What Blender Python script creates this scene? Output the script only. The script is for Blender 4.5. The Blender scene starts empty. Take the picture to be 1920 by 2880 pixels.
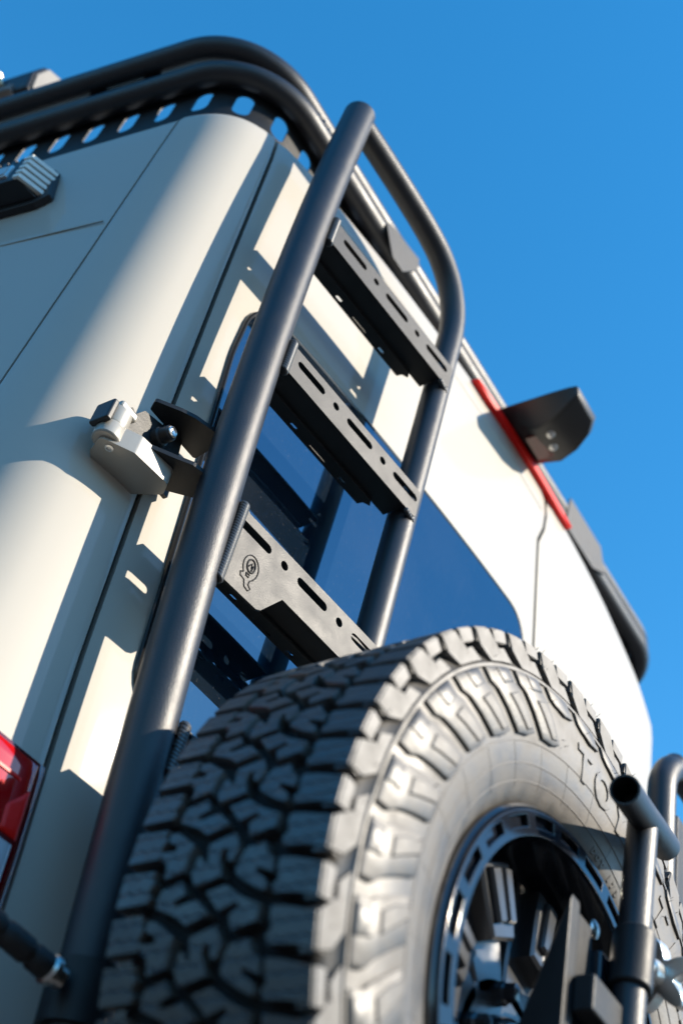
import bpy, bmesh, math, random
from mathutils import Vector, Matrix
from mathutils.geometry import tessellate_polygon, delaunay_2d_cdt
random.seed(7)
R = math.radians
scene = bpy.context.scene
col = scene.collection

# ------------------------------------------------------------------ camera
cam_d = bpy.data.cameras.new('camera')
cam = bpy.data.objects.new('camera', cam_d)
col.objects.link(cam)
CAM = Vector((-0.75, -0.84, 0.704))
right, down, fwd = Vector((0.51434, -0.83449, 0.19777)), Vector((0.68624, 0.26216, -0.67849)), Vector((0.51434, 0.48469, 0.70749))
M = Matrix((right, -down, -fwd)).transposed().to_4x4()
M.translation = CAM
cam.matrix_world = M
cam_d.sensor_fit = 'VERTICAL'
cam_d.sensor_height = 36.0
cam_d.lens = 36.0 * 3660.6 / 2880.0
cam_d.clip_start = 0.02
cam_d.clip_end = 5000
cam_d.dof.use_dof = True
cam_d.dof.focus_distance = 1.57
cam_d.dof.aperture_fstop = 3.4
scene.camera = cam

# ------------------------------------------------------------------ light
SUN = Vector((0.379, -0.757, 0.53)).normalized()
elev = math.asin(SUN.z)
azim = math.atan2(SUN.x, SUN.y)
world = bpy.data.worlds.new('World')
scene.world = world
world.use_nodes = True
wn = world.node_tree
sky = wn.nodes.new('ShaderNodeTexSky')
sky.sky_type = 'NISHITA'
sky.sun_disc = False
sky.sun_elevation = elev
sky.sun_rotation = azim
sky.altitude = 600
sky.air_density = 1.35
sky.dust_density = 0.2
sky.ozone_density = 2.8
hsv = wn.nodes.new('ShaderNodeHueSaturation')
hsv.inputs['Saturation'].default_value = 1.37
hsv.inputs['Hue'].default_value = .494
bg = wn.nodes['Background']
bg.inputs['Strength'].default_value = 0.105
wn.links.new(sky.outputs[0], hsv.inputs['Color'])
wn.links.new(hsv.outputs[0], bg.inputs['Color'])
sun_d = bpy.data.lights.new('sun', 'SUN')
sun_d.energy = 3.3
sun_d.angle = R(0.5)
sun_d.color = (1.0, 0.89, 0.73)
sun = bpy.data.objects.new('sun', sun_d)
col.objects.link(sun)
sun.rotation_euler = SUN.to_track_quat('Z', 'Y').to_euler()
sun.location = SUN * 20
scene.view_settings.view_transform = 'Standard'
scene.view_settings.look = 'None'
scene.view_settings.exposure = 1.42
scene.view_settings.gamma = 1.0
scene.view_settings.use_curve_mapping = False
scene.cycles.max_bounces = 8

# ------------------------------------------------------------------ materials
def mat(name, base, rough=.5, metal=0.0, spec=.5, coat=0.0, coat_rough=.03, ior=None, bump=None, var=None, aniso=None):
    m = bpy.data.materials.new(name)
    m.use_nodes = True
    nt = m.node_tree
    b = nt.nodes['Principled BSDF']
    b.inputs['Base Color'].default_value = (*base, 1)
    b.inputs['Roughness'].default_value = rough
    b.inputs['Metallic'].default_value = metal
    b.inputs['Specular IOR Level'].default_value = spec
    b.inputs['Coat Weight'].default_value = coat
    b.inputs['Coat Roughness'].default_value = coat_rough
    if ior: b.inputs['IOR'].default_value = ior
    tc = nt.nodes.new('ShaderNodeTexCoord')
    if var:                                    # (scale, amount): mild wear in colour and gloss
        n = nt.nodes.new('ShaderNodeTexNoise')
        n.inputs['Scale'].default_value = var[0]
        n.inputs['Detail'].default_value = 6
        nt.links.new(tc.outputs['Object'], n.inputs['Vector'])
        r = nt.nodes.new('ShaderNodeMapRange')
        r.inputs['From Min'].default_value = .3
        r.inputs['From Max'].default_value = .7
        r.inputs['To Min'].default_value = 1 - var[1]
        r.inputs['To Max'].default_value = 1 + var[1]
        nt.links.new(n.outputs[0], r.inputs[0])
        mx = nt.nodes.new('ShaderNodeVectorMath')
        mx.operation = 'SCALE'
        mx.inputs[0].default_value = base
        nt.links.new(r.outputs[0], mx.inputs['Scale'])
        nt.links.new(mx.outputs[0], b.inputs['Base Color'])
        r2 = nt.nodes.new('ShaderNodeMath')
        r2.operation = 'MULTIPLY'
        r2.inputs[1].default_value = rough
        nt.links.new(r.outputs[0], r2.inputs[0])
        nt.links.new(r2.outputs[0], b.inputs['Roughness'])
    if bump:                                   # (scale, strength, distance)
        n = nt.nodes.new('ShaderNodeTexNoise')
        n.inputs['Scale'].default_value = bump[0]
        n.inputs['Detail'].default_value = 3
        nt.links.new(tc.outputs['Object'], n.inputs['Vector'])
        bp = nt.nodes.new('ShaderNodeBump')
        bp.inputs['Strength'].default_value = bump[1]
        bp.inputs['Distance'].default_value = bump[2]
        nt.links.new(n.outputs[0], bp.inputs['Height'])
        nt.links.new(bp.outputs[0], b.inputs['Normal'])
    return m

PAINT = mat('cream_paint', (.452, .422, .370), .5, spec=.12, coat=.45, coat_rough=.03, var=(3, .012))
COAT = mat('black_powder_coat', (.012, .013, .017), .43, spec=.62, bump=(600, .5, .0008), var=(30, .10))
PLATE = mat('black_powder_coat_plate', (.016, .017, .019), .47, spec=.33, bump=(600, .45, .0008), var=(40, .10))
PLASTIC = mat('black_plastic', (.015, .015, .017), .45, bump=(900, .2, .0004))
GLASSY = mat('gap_black', (.006, .006, .007), .8)
RUBBER = mat('tyre_rubber', (.060, .052, .043), .56, spec=1.0, bump=(260, .25, .0006), var=(35, .22))
SEAL = mat('window_seal', (.012, .012, .013), .25)
TINT = mat('privacy_glass', (.004, .010, .020), .015, ior=2.5, spec=.5)
TINT.node_tree.nodes['Principled BSDF'].inputs['Specular Tint'].default_value = (.30, .72, 1.0, 1)
RIM = mat('satin_black_wheel', (.007, .009, .014), .13, metal=.0, spec=.75)
SPOKE = mat('sunlit_black_spoke', (.020, .021, .024), .27, spec=1.0, coat=.5, coat_rough=.2)  # wheel black made lighter, sunlit grey of the spokes put into it
HINGE = mat('hinge_casting', (.38, .36, .32), .36, metal=.25, bump=(200, .15, .0005))
CHROME = mat('polished_bolt', (.55, .53, .5), .15, metal=1.0)
GROOVE = mat('shaded_tread_rubber', (.010, .010, .011), .8, spec=.3)  # same rubber, darkened: shade of the groove depth put into the colour
STEEL = mat('bare_steel', (.62, .60, .57), .28, metal=1.0, bump=(300, .1, .0004))
WELD = mat('sunlit_coated_weld', (.075, .075, .077), .38, spec=.9, metal=.25)  # coated beads; the paler grey stands in for sunlight on them
ALU = mat('cast_aluminium', (.70, .69, .67), .33, metal=1.0, bump=(250, .15, .0005))
RED = mat('red_lens', (.42, .004, .006), .06, coat=1.0, coat_rough=.02)
REDB = mat('bright_red_lens', (.88, .012, .008), .4, spec=.3)
REDD = mat('dark_red_lens', (.10, .002, .004), .08, coat=1.0)
CLEAR = mat('clear_lens', (.55, .58, .62), .12, coat=1.0)
LAMP = mat('lamp_glass', (.42, .38, .33), .06, coat=1.0)
TAN = mat('tan_plastic', (.40, .34, .27), .5)
GREYP = mat('grey_cover', (.16, .15, .14), .5, var=(20, .2))
BRASS = mat('zinc_bolt', (.65, .58, .42), .3, metal=1.0)

def dusty(m):
    nt = m.node_tree; b = nt.nodes['Principled BSDF']
    tc = nt.nodes.new('ShaderNodeTexCoord')
    n = nt.nodes.new('ShaderNodeTexNoise'); n.inputs['Scale'].default_value = 420; n.inputs['Detail'].default_value = 2
    r = nt.nodes.new('ShaderNodeMapRange'); r.inputs['From Min'].default_value = .66; r.inputs['From Max'].default_value = .74
    n2 = nt.nodes.new('ShaderNodeTexNoise'); n2.inputs['Scale'].default_value = 5; n2.inputs['Detail'].default_value = 5
    r2 = nt.nodes.new('ShaderNodeMapRange'); r2.inputs['From Min'].default_value = .45; r2.inputs['From Max'].default_value = .75; r2.inputs['To Max'].default_value = .03
    for q in (n, n2): nt.links.new(tc.outputs['Object'], q.inputs['Vector'])
    nt.links.new(n.outputs[0], r.inputs[0]); nt.links.new(n2.outputs[0], r2.inputs[0])
    mx = nt.nodes.new('ShaderNodeMath'); mx.operation = 'MULTIPLY_ADD'
    mx.inputs[1].default_value = .2
    nt.links.new(r.outputs[0], mx.inputs[0]); nt.links.new(r2.outputs[0], mx.inputs[2])
    c = nt.nodes.new('ShaderNodeMix'); c.data_type = 'RGBA'
    c.inputs['A'].default_value = b.inputs['Base Color'].default_value
    c.inputs['B'].default_value = (.30, .28, .25, 1)
    nt.links.new(mx.outputs[0], c.inputs['Factor']); nt.links.new(c.outputs['Result'], b.inputs['Base Color'])
dusty(TINT)

def tread_material():
    m = mat('tread_rubber', (.026, .026, .027), .48, spec=1.0, var=(60, .15))
    nt = m.node_tree
    b = nt.nodes['Principled BSDF']
    tc = [n for n in nt.nodes if n.type == 'TEX_COORD'][0]
    sp = nt.nodes.new('ShaderNodeSeparateXYZ')
    nt.links.new(tc.outputs['Object'], sp.inputs[0])
    def mth(op, a, c=None):
        n = nt.nodes.new('ShaderNodeMath'); n.operation = op
        for i, v in enumerate((a, c)):
            if v is None: continue
            if isinstance(v, (int, float)): n.inputs[i].default_value = v
            else: nt.links.new(v, n.inputs[i])
        return n.outputs[0]
    zig = mth('MULTIPLY', mth('PINGPONG', sp.outputs[1], .006), .45)      # zigzag of each sipe
    q = mth('ADD', sp.outputs[2], zig)
    d = mth('PINGPONG', mth('ADD', q, .0042), .0061)
    h = mth('MINIMUM', mth('MULTIPLY', d, 900), 1.0)
    n2 = nt.nodes.new('ShaderNodeTexNoise'); n2.inputs['Scale'].default_value = 400
    nt.links.new(tc.outputs['Object'], n2.inputs['Vector'])
    spn = nt.nodes.new('ShaderNodeSeparateXYZ'); nt.links.new(tc.outputs['Normal'], spn.inputs[0])
    mask = mth('LESS_THAN', mth('ABSOLUTE', spn.outputs[1]), .5)
    h = mth('MAXIMUM', h, mth('SUBTRACT', 1.0, mask))
    hh = mth('ADD', h, mth('MULTIPLY', n2.outputs[0], .25))
    bp = nt.nodes.new('ShaderNodeBump')
    bp.inputs['Strength'].default_value = .9
    bp.inputs['Distance'].default_value = .0018
    nt.links.new(hh, bp.inputs['Height'])
    nt.links.new(bp.outputs[0], b.inputs['Normal'])
    return m
TREAD = tread_material()

def ground_material():
    m = mat('asphalt', (.045, .045, .047), .9, var=(.6, .25), bump=(120, .6, .004))
    return m

# ------------------------------------------------------------------ helpers
def obj(name, verts, faces, material, parent=None, smooth=True, angle=35, base=None):
    me = bpy.data.meshes.new(name)
    if base is not None:
        verts = [Vector(v) - base for v in verts]
    me.from_pydata([tuple(v) for v in verts], [], faces)
    me.validate()
    if smooth:
        me.shade_smooth()
        me.set_sharp_from_angle(angle=R(angle))
    me.materials.append(material)
    o = bpy.data.objects.new(name, me)
    col.objects.link(o)
    if parent: o.parent = parent
    return o

class MB:
    """collects shapes into one mesh"""
    def __init__(s): s.v = []; s.f = []
    def add(s, v, f):
        n = len(s.v); s.v += [Vector(p) for p in v]; s.f += [tuple(i + n for i in q) for q in f]
        return s
    def build(s, name, material, parent=None, smooth=True, angle=35, base=None, normals=True):
        o = obj(name, s.v, s.f, material, parent, smooth, angle, base)
        if normals:
            bm = bmesh.new(); bm.from_mesh(o.data)
            bmesh.ops.recalc_face_normals(bm, faces=bm.faces)
            bm.to_mesh(o.data); bm.free()
            if smooth: o.data.set_sharp_from_angle(angle=R(angle))
        return o

def bevel(o, w, seg=2, angle=30):
    m = o.modifiers.new('bevel', 'BEVEL')
    m.width = w; m.segments = seg; m.harden_normals = True; m.limit_method = 'ANGLE'; m.angle_limit = R(angle)
    return o

def thing(name, label, cat, loc=(0, 0, 0), rotz=0, group=None):
    o = bpy.data.objects.new(name, None)
    o.empty_display_size = .1
    col.objects.link(o)
    o.location = loc; o.rotation_euler = (0, 0, rotz)
    o['label'] = label; o['category'] = cat
    if group: o['group'] = group
    return o

def smooth_path(pts, n=8):
    P = [Vector(p) for p in pts]
    out = []
    for i in range(len(P) - 1):
        p0 = P[max(i - 1, 0)]; p1 = P[i]; p2 = P[i + 1]; p3 = P[min(i + 2, len(P) - 1)]
        for k in range(n):
            t = k / n
            out.append(.5 * ((2 * p1) + (p2 - p0) * t + (2 * p0 - 5 * p1 + 4 * p2 - p3) * t * t + (3 * p1 - p0 - 3 * p2 + p3) * t ** 3))
    out.append(P[-1])
    return out

def fillet_path(pts, rad, n=12):
    """straight runs with round bends of the given radius"""
    P = [Vector(p) for p in pts]
    out = [P[0]]
    for i in range(1, len(P) - 1):
        a = (P[i - 1] - P[i]); b = (P[i + 1] - P[i])
        la, lb = a.length, b.length; a.normalize(); b.normalize()
        ang = a.angle(b)
        d = min(rad / math.tan(ang / 2), la * .49 if i > 1 else la * .95, lb * .49 if i < len(P) - 2 else lb * .95)
        r = d * math.tan(ang / 2)
        c = P[i] + (a + b).normalized() * (r / math.sin(ang / 2))
        s = P[i] + a * d - c; e = P[i] + b * d - c
        tot = s.angle(e); ax = s.cross(e).normalized()
        for k in range(n + 1):
            out.append(c + Matrix.Rotation(tot * k / n, 3, ax) @ s)
    out.append(P[-1])
    return out

def tube(mb, path, r, seg=24, cap=True, hollow=0.0, roundcap=0.0):
    P = [Vector(p) for p in path]
    T = []
    for i in range(len(P)):
        t = (P[min(i + 1, len(P) - 1)] - P[max(i - 1, 0)]).normalized(); T.append(t)
    up = Vector((0, 0, 1)) if abs(T[0].z) < .9 else Vector((0, 1, 0))
    u = T[0].cross(up).normalized()
    rings = []
    for i, p in enumerate(P):
        u = (u - T[i] * u.dot(T[i])).normalized(); w = T[i].cross(u)
        rr = r[i] if isinstance(r, (list, tuple)) else r
        rings.append([p + (u * math.cos(a) + w * math.sin(a)) * rr for a in [2 * math.pi * k / seg for k in range(seg)]])
    v = [q for ring in rings for q in ring]
    f = []
    for i in range(len(P) - 1):
        for k in range(seg):
            k2 = (k + 1) % seg
            f.append((i * seg + k, i * seg + k2, (i + 1) * seg + k2, (i + 1) * seg + k))
    if hollow:
        nb = len(v)
        for end, ring, t in ((0, rings[0], T[0]), (len(P) - 1, rings[-1], -T[-1])):
            c = P[end]; n0 = len(v)
            inn = [c + (q - c) * hollow for q in ring]; deep = [q + t * .05 for q in inn]
            v += inn + deep
            for k in range(seg):
                k2 = (k + 1) % seg
                f.append((end * seg + k, end * seg + k2, n0 + k2, n0 + k))
                f.append((n0 + k, n0 + k2, n0 + seg + k2, n0 + seg + k))
            f.append(tuple(n0 + seg + k for k in range(seg)))
    elif cap:
        f.append(tuple(range(seg))); f.append(tuple((len(P) - 1) * seg + k for k in range(seg)))
    mb.add(v, f)
    return mb

def disc_stack(mb, c, axis, prof, seg=24):
    """lathe: prof is a list of (distance along axis, radius)"""
    c = Vector(c); ax = Vector(axis).normalized()
    up = Vector((0, 0, 1)) if abs(ax.z) < .9 else Vector((1, 0, 0))
    u = ax.cross(up).normalized(); w = ax.cross(u)
    v = []; f = []
    for d, r in prof:
        for k in range(seg):
            a = 2 * math.pi * k / seg
            v.append(c + ax * d + (u * math.cos(a) + w * math.sin(a)) * r)
    for i in range(len(prof) - 1):
        for k in range(seg):
            k2 = (k + 1) % seg
            f.append((i * seg + k, i * seg + k2, (i + 1) * seg + k2, (i + 1) * seg + k))
    f.append(tuple(range(seg))); f.append(tuple((len(prof) - 1) * seg + k for k in range(seg)))
    mb.add(v, f)
    return mb

def box(mb, c, s, rot=None):
    c = Vector(c); v = []
    for x in (-1, 1):
        for y in (-1, 1):
            for z in (-1, 1):
                p = Vector((x * s[0] / 2, y * s[1] / 2, z * s[2] / 2))
                v.append(c + (rot @ p if rot else p))
    mb.add(v, [(0, 1, 3, 2), (4, 6, 7, 5), (0, 4, 5, 1), (2, 3, 7, 6), (0, 2, 6, 4), (1, 5, 7, 3)])
    return mb

def plate(mb, outline, holes, o, u, v, n, th):
    """flat sheet with holes; outline in (a, b) along u, v from o; thickness th along n"""
    o, u, v, n = Vector(o), Vector(u), Vector(v), Vector(n)
    loops = [outline] + list(holes)
    flat = [p for l in loops for p in l]
    edges = []; k = 0
    for l in loops:
        edges += [(k + i, k + (i + 1) % len(l)) for i in range(len(l))]; k += len(l)
    res = delaunay_2d_cdt([Vector((a * 100, b * 100)) for a, b in flat], edges, [], 1, 1e-6)
    pv, org = res[0], res[3]
    idx = [q[0] if q else -1 for q in org]
    def inside(pt, l):
        c = False; j = len(l) - 1
        for i in range(len(l)):
            (xi, yi), (xj, yj) = l[i], l[j]
            if (yi > pt[1]) != (yj > pt[1]) and pt[0] < (xj - xi) * (pt[1] - yi) / (yj - yi) + xi: c = not c
            j = i
        return c
    tris = []
    for t in res[2]:
        cc = sum((pv[i] for i in t), Vector((0, 0))) / len(t) / 100
        if inside(cc, outline) and not any(inside(cc, h) for h in holes): tris.append(tuple(idx[i] for i in t))
    N = len(flat)
    V = [o + u * a + v * b for a, b in flat] + [o + u * a + v * b + n * th for a, b in flat]
    F = [tuple(t) for t in tris] + [(t[2] + N, t[1] + N, t[0] + N) for t in tris]
    k = 0
    for l in loops:
        m = len(l)
        for i in range(m):
            j = (i + 1) % m
            F.append((k + i, k + j, k + j + N, k + i + N))
        k += m
    mb.add(V, F)
    return mb

def slot(cx, cy, length, width, n=6, ang=0):
    """rounded slot, long axis along a"""
    r = width / 2; h = length / 2 - r; pts = []
    for k in range(n + 1):
        a = -math.pi / 2 + math.pi * k / n; pts.append((h + r * math.cos(a), r * math.sin(a)))
    for k in range(n + 1):
        a = math.pi / 2 + math.pi * k / n; pts.append((-h + r * math.cos(a), r * math.sin(a)))
    c, s = math.cos(ang), math.sin(ang)
    return [(cx + x * c - y * s, cy + x * s + y * c) for x, y in pts]

def circ(cx, cy, r, n=14): return [(cx + r * math.cos(2 * math.pi * k / n), cy + r * math.sin(2 * math.pi * k / n)) for k in range(n)]

def text_mesh(ch, size, extrude, bev=0.0):
    cu = bpy.data.curves.new('letters', 'FONT')
    cu.body = ch; cu.size = size; cu.extrude = extrude; cu.bevel_depth = bev; cu.resolution_u = 3
    cu.align_x = 'CENTER'; cu.offset = size * .025
    t = bpy.data.objects.new('letters', cu)
    col.objects.link(t)
    bpy.context.view_layer.update()
    me = bpy.data.meshes.new_from_object(t)
    v = [p.co.copy() for p in me.vertices]; f = [tuple(p.vertices) for p in me.polygons]
    bpy.data.objects.remove(t); bpy.data.curves.remove(cu); bpy.data.meshes.remove(me)
    return v, f

def lerp_table(tab, x):
    if x <= tab[0][0]: return tab[0][1]
    for (a, va), (b, vb) in zip(tab, tab[1:]):
        if x <= b:
            t = (x - a) / (b - a)
            return va + (vb - va) * t
    return tab[-1][1]

# ------------------------------------------------------------------ ground
g = obj('ground', [(-900, -900, 0), (900, -900, 0), (900, 900, 0), (-900, 900, 0)], [(0, 1, 2, 3)], ground_material(), smooth=False)
g['kind'] = 'structure'

# unseen dark ridge, added to block the pale light of the low sky
V = []; F = []
n = 96
for k in range(n):
    a = 2 * math.pi * k / n
    h = 34 + 9 * math.sin(3 * a + 1) + 6 * math.sin(7 * a) + 4 * math.sin(17 * a + 2)
    for r, z in ((150, -1), (185, h * .55), (230, h), (330, h * .7), (420, -1)): V.append(Vector((math.cos(a) * r, math.sin(a) * r, z)))
for k in range(n):
    k2 = (k + 1) % n
    for q in range(4): F.append((5 * k + q, 5 * k2 + q, 5 * k2 + q + 1, 5 * k + q + 1))
hl = MB().add(V, F).build('added_ridge', mat('ridge_dark', (.06, .065, .035), .95, var=(.05, .3), bump=(.2, 1, .5)), None, angle=60)
hl['kind'] = 'structure'

# ------------------------------------------------------------------ van body
VB = Vector((.65, 2.6, 0))
van = thing('camper_van', 'cream camper van seen from below at its rear left corner, doors closed', 'van', VB)
XC = .74
def rear_y(x): return .06 + .07 * (x - XC) ** 2
def contour():
    """plan outline of the van from the front left, round the rear, to the front right"""
    pts = []
    # left corner: from the rear tangent point towards the front
    xt = -.124; yt = rear_y(xt)
    phi0 = math.pi / 2 - math.atan(.14 * (XC - xt))      # outward normal measured from -x towards -y
    L = [(xt, yt)]
    ph = phi0; x, y = xt, yt
    for phi_end, rad, n in ((R(74), .30, 8), (R(27), .096, 18), (R(10.2), .20, 10)):
        d = (ph - phi_end) / n
        for k in range(n):
            pm = ph - d / 2
            x += -math.sin(pm) * rad * d; y += math.cos(pm) * rad * d; ph -= d
            L.append((x, y))
    for k in range(1, 13):
        s = .06 * k if k < 8 else .42 + .75 * (k - 7)
        L.append((x - .1776 * s, y + .984 * s))
    pts = L[::-1]
    xs = [xt + (1.36 - xt) * k / 64 for k in range(1, 65)]
    pts += [(q, rear_y(q)) for q in xs]
    x, y = pts[-1]; ph = math.pi / 2 + math.atan(.14 * (x - XC))
    rad = .10
    ph = math.pi / 2 - math.atan(.14 * (x - XC)); n = 20; d = (ph - R(6)) / n
    for k in range(n):
        pm = ph - d / 2
        x += math.sin(pm) * rad * d; y += math.cos(pm) * rad * d; ph -= d
        pts.append((x, y))
    for k in range(1, 8):
        s = .5 * k
        pts.append((x + .105 * s, y + .994 * s))
    return [Vector((a, b, 0)) for a, b in pts]
CT = contour()
CU = [0.0]
for a, b in zip(CT, CT[1:]): CU.append(CU[-1] + (b - a).length)
UMAX = CU[-1]
CN = []
for i in range(len(CT)):
    t = (CT[min(i + 1, len(CT) - 1)] - CT[max(i - 1, 0)]).normalized()
    CN.append(Vector((t.y, -t.x, 0)))
def C(u):
    u = min(max(u, 0), UMAX)
    lo, hi = 0, len(CU) - 1
    while hi - lo > 1:
        m = (lo + hi) // 2
        if CU[m] <= u: lo = m
        else: hi = m
    t = (u - CU[lo]) / (CU[hi] - CU[lo])
    return CT[lo].lerp(CT[hi], t), CN[lo].lerp(CN[hi], t).normalized()
def u_of_x(x):                      # on the rear face and left corner
    best = None
    for i in range(len(CT) - 1):
        a, b = CT[i], CT[i + 1]
        if a.y < .25 and b.y < .25 and a.x <= x <= b.x and b.x > a.x:
            return CU[i] + (x - a.x) / (b.x - a.x) * (CU[i + 1] - CU[i])
    return None
def u_of_y_left(y):
    for i in range(len(CT) - 1):
        a, b = CT[i], CT[i + 1]
        if a.x < .3 and a.y >= y >= b.y: return CU[i] + (a.y - y) / (a.y - b.y) * (CU[i + 1] - CU[i])
ZT = [(-1.2, 2.52), (-.4, 2.552), (-.26, 2.568), (-.2, 2.586), (-.16, 2.608), (-.12, 2.628), (-.045, 2.642), (.03, 2.648), (.16, 2.660), (.35, 2.668), (.5, 2.671), (.7, 2.673), (.89, 2.659), (1.05, 2.641), (1.2, 2.605), (1.29, 2.578), (1.40, 2.520), (1.5, 2.46), (2.2, 2.40)]
def ztop(x):
    s = 0
    for k in (-2, -1, 0, 1, 2): s += lerp_table(ZT, x + k * .018)
    return s / 5
RF = .034
def S(u, z, off=0.0):
    """point on the body wall at outline position u, height z, pushed out by off"""
    p, n = C(u)
    q = p + n * off
    lean = max(0.0, z - 2.56) * .10 * max(0.0, -n.y)
    return Vector((q.x, q.y + lean, z))
def wall(name, ulo, uhi, zlo, parent, nu=24, nz=44, fillet=True, material=None, ret=.016, zhi=None, edge=.0025):
    """a body panel between two seams (functions of z), with edges turned inwards"""
    rows = []
    NF = 8
    tot = nz + (NF if fillet else 0)
    for j in range(tot + 1):
        row = []
        for i in range(nu + 1):
            if j <= nz:
                tz = j / nz
                u0 = ulo(2.0); u1 = uhi(2.0)
                for _ in range(2):
                    u = u0 + (u1 - u0) * i / nu
                    zt = (ztop(C(u)[0].x) - RF) if zhi is None else zhi
                    z = zlo + (zt - zlo) * tz
                    u0, u1 = ulo(z), uhi(z)
                u = u0 + (u1 - u0) * i / nu
                off = 0.0
                if (i == 0 or i == nu): off = -edge
                row.append(S(u, z, off))
            else:
                a = math.pi / 2 * (j - nz) / NF
                zt = 2.6
                u0, u1 = ulo(2.6), uhi(2.6)
                u = u0 + (u1 - u0) * i / nu
                p, n = C(u)
                zt = ztop(p.x)
                off = -RF * (1 - math.cos(a)) - (edge if i in (0, nu) else 0)
                row.append(S(u, zt - RF + RF * math.sin(a), off))
        rows.append(row)
    V = []; F = []
    W = nu + 1
    for r_ in rows: V += r_
    for j in range(tot):
        for i in range(nu):
            F.append((j * W + i, j * W + i + 1, (j + 1) * W + i + 1, (j + 1) * W + i))
    # returns along both side edges
    for i in (0, nu):
        n0 = len(V)
        for j in range(tot + 1):
            p = rows[j][i]; q = rows[j][1 if i == 0 else nu - 1]
            t = (q - p); t.z = 0
            t.normalize()
            n_in = Vector((-t.y, t.x, 0)) if i == 0 else Vector((t.y, -t.x, 0))
            if n_in.dot(Vector((.6, 1.2, 0)) - Vector((p.x, p.y, 0))) < 0: n_in = -n_in
            V.append(p + n_in * ret)
        for j in range(tot):
            F.append((j * W + i, (j + 1) * W + i, n0 + j + 1, n0 + j))
    mb = MB(); mb.add(V, F)
    return mb.build(name, material or PAINT, parent, angle=50, base=VB)

def tab(fn):
    return lambda z: lerp_table(fn, z)
pill_tab = [(1.2, u_of_y_left(.255)), (1.85, u_of_y_left(.247)), (2.15, u_of_y_left(.234)), (2.45, u_of_y_left(.222)), (2.60, u_of_y_left(.214))]
seam_pts = [(1.2, -.034), (1.285, -.042), (1.43, -.060), (1.54, -.071), (1.79, -.0895), (1.95, -.099), (2.19, -.111), (2.515, -.1235), (2.62, -.128)]
seam_tab = [(z, u_of_x(x)) for z, x in seam_pts]
G = .0032
ctr_tab = [(1.2, u_of_x(.80)), (2.24, u_of_x(.785)), (2.49, u_of_x(.752)), (2.515, u_of_x(.754)), (2.555, u_of_x(.776)), (2.70, u_of_x(.766))]
u_r = CU[-8] - .0
Z0 = .55
wall('side_panel', lambda z: 0.0, lambda z: tab(pill_tab)(z) - G, Z0, van, nu=16)
wall('rear_pillar', lambda z: tab(pill_tab)(z) + G * .4, lambda z: tab(seam_tab)(z) - G, Z0, van, nu=44)
doorL = wall('rear_door', lambda z: tab(seam_tab)(z) + G * 1.2, lambda z: tab(ctr_tab)(z) - G * 1.5, Z0, van, nu=44)
doorR = wall('rear_door', lambda z: tab(ctr_tab)(z) + G * 1.5, lambda z: u_of_x(1.38), Z0, van, nu=30)
wall('side_panel', lambda z: u_of_x(1.38) + .001, lambda z: UMAX, Z0, van, nu=34)
# dark lining behind the seams
V = []; F = []
us = [UMAX * k / 220 for k in range(221)]
for u in us:
    p, n = C(u)
    for z in (Z0, ztop(p.x) - .05): V.append(Vector((p.x, p.y, z)) - n * .014)
for k in range(220): F.append((2 * k, 2 * k + 2, 2 * k + 3, 2 * k + 1))
obj('door_gap_lining', V, F, GLASSY, van, base=VB)
# roof skin
V = []; F = []
inner = []
for i in range(len(CT)):
    p, n = CT[i], CN[i]
    inner.append(S(CU[i], ztop(p.x), -RF))
mid = []
cen = Vector((.62, 2.0, 0))
rings = 7
for k in range(rings + 1):
    t = k / rings
    for p in inner:
        q = Vector((p.x, p.y, 0)).lerp(Vector((.62 + (p.x - .62) * .15, max(p.y, 1.2), 0)), t)
        V.append(Vector((q.x, q.y, ztop(q.x) + .02 * math.sin(t * math.pi / 2) )))
W = len(inner)
for k in range(rings):
    for i in range(W - 1): F.append((k * W + i, k * W + i + 1, (k + 1) * W + i + 1, (k + 1) * W + i))
obj('roof_panel', V, F, PAINT, van, base=VB, angle=60)
# lower sill so that the body closes towards the ground
V = []; F = []
for u in us:
    p, n = C(u)
    for z, o_ in ((Z0, -.002), (.42, -.01), (.36, -.06)): V.append(Vector((p.x, p.y, z)) + n * o_)
for k in range(220):
    for q in range(2): F.append((3 * k + q, 3 * k + 3 + q, 3 * k + 4 + q, 3 * k + 1 + q))
obj('bumper', V, F, PLASTIC, van, base=VB)

# character lines pressed into the panels
def groove(name, pts, r, material, parent, base=VB):
    mb = MB(); tube(mb, pts, r, seg=6); return mb.build(name, material, parent, base=base)
yl = lambda y: u_of_y_left(y)
groove('panel_joint', [S(tab(pill_tab)(2.245) - .012 - k * .04, 2.243 + k * .0015, -.0004) for k in range(14)], .0012, mat('joint_grey', (.30, .27, .22), .5), van)
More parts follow.
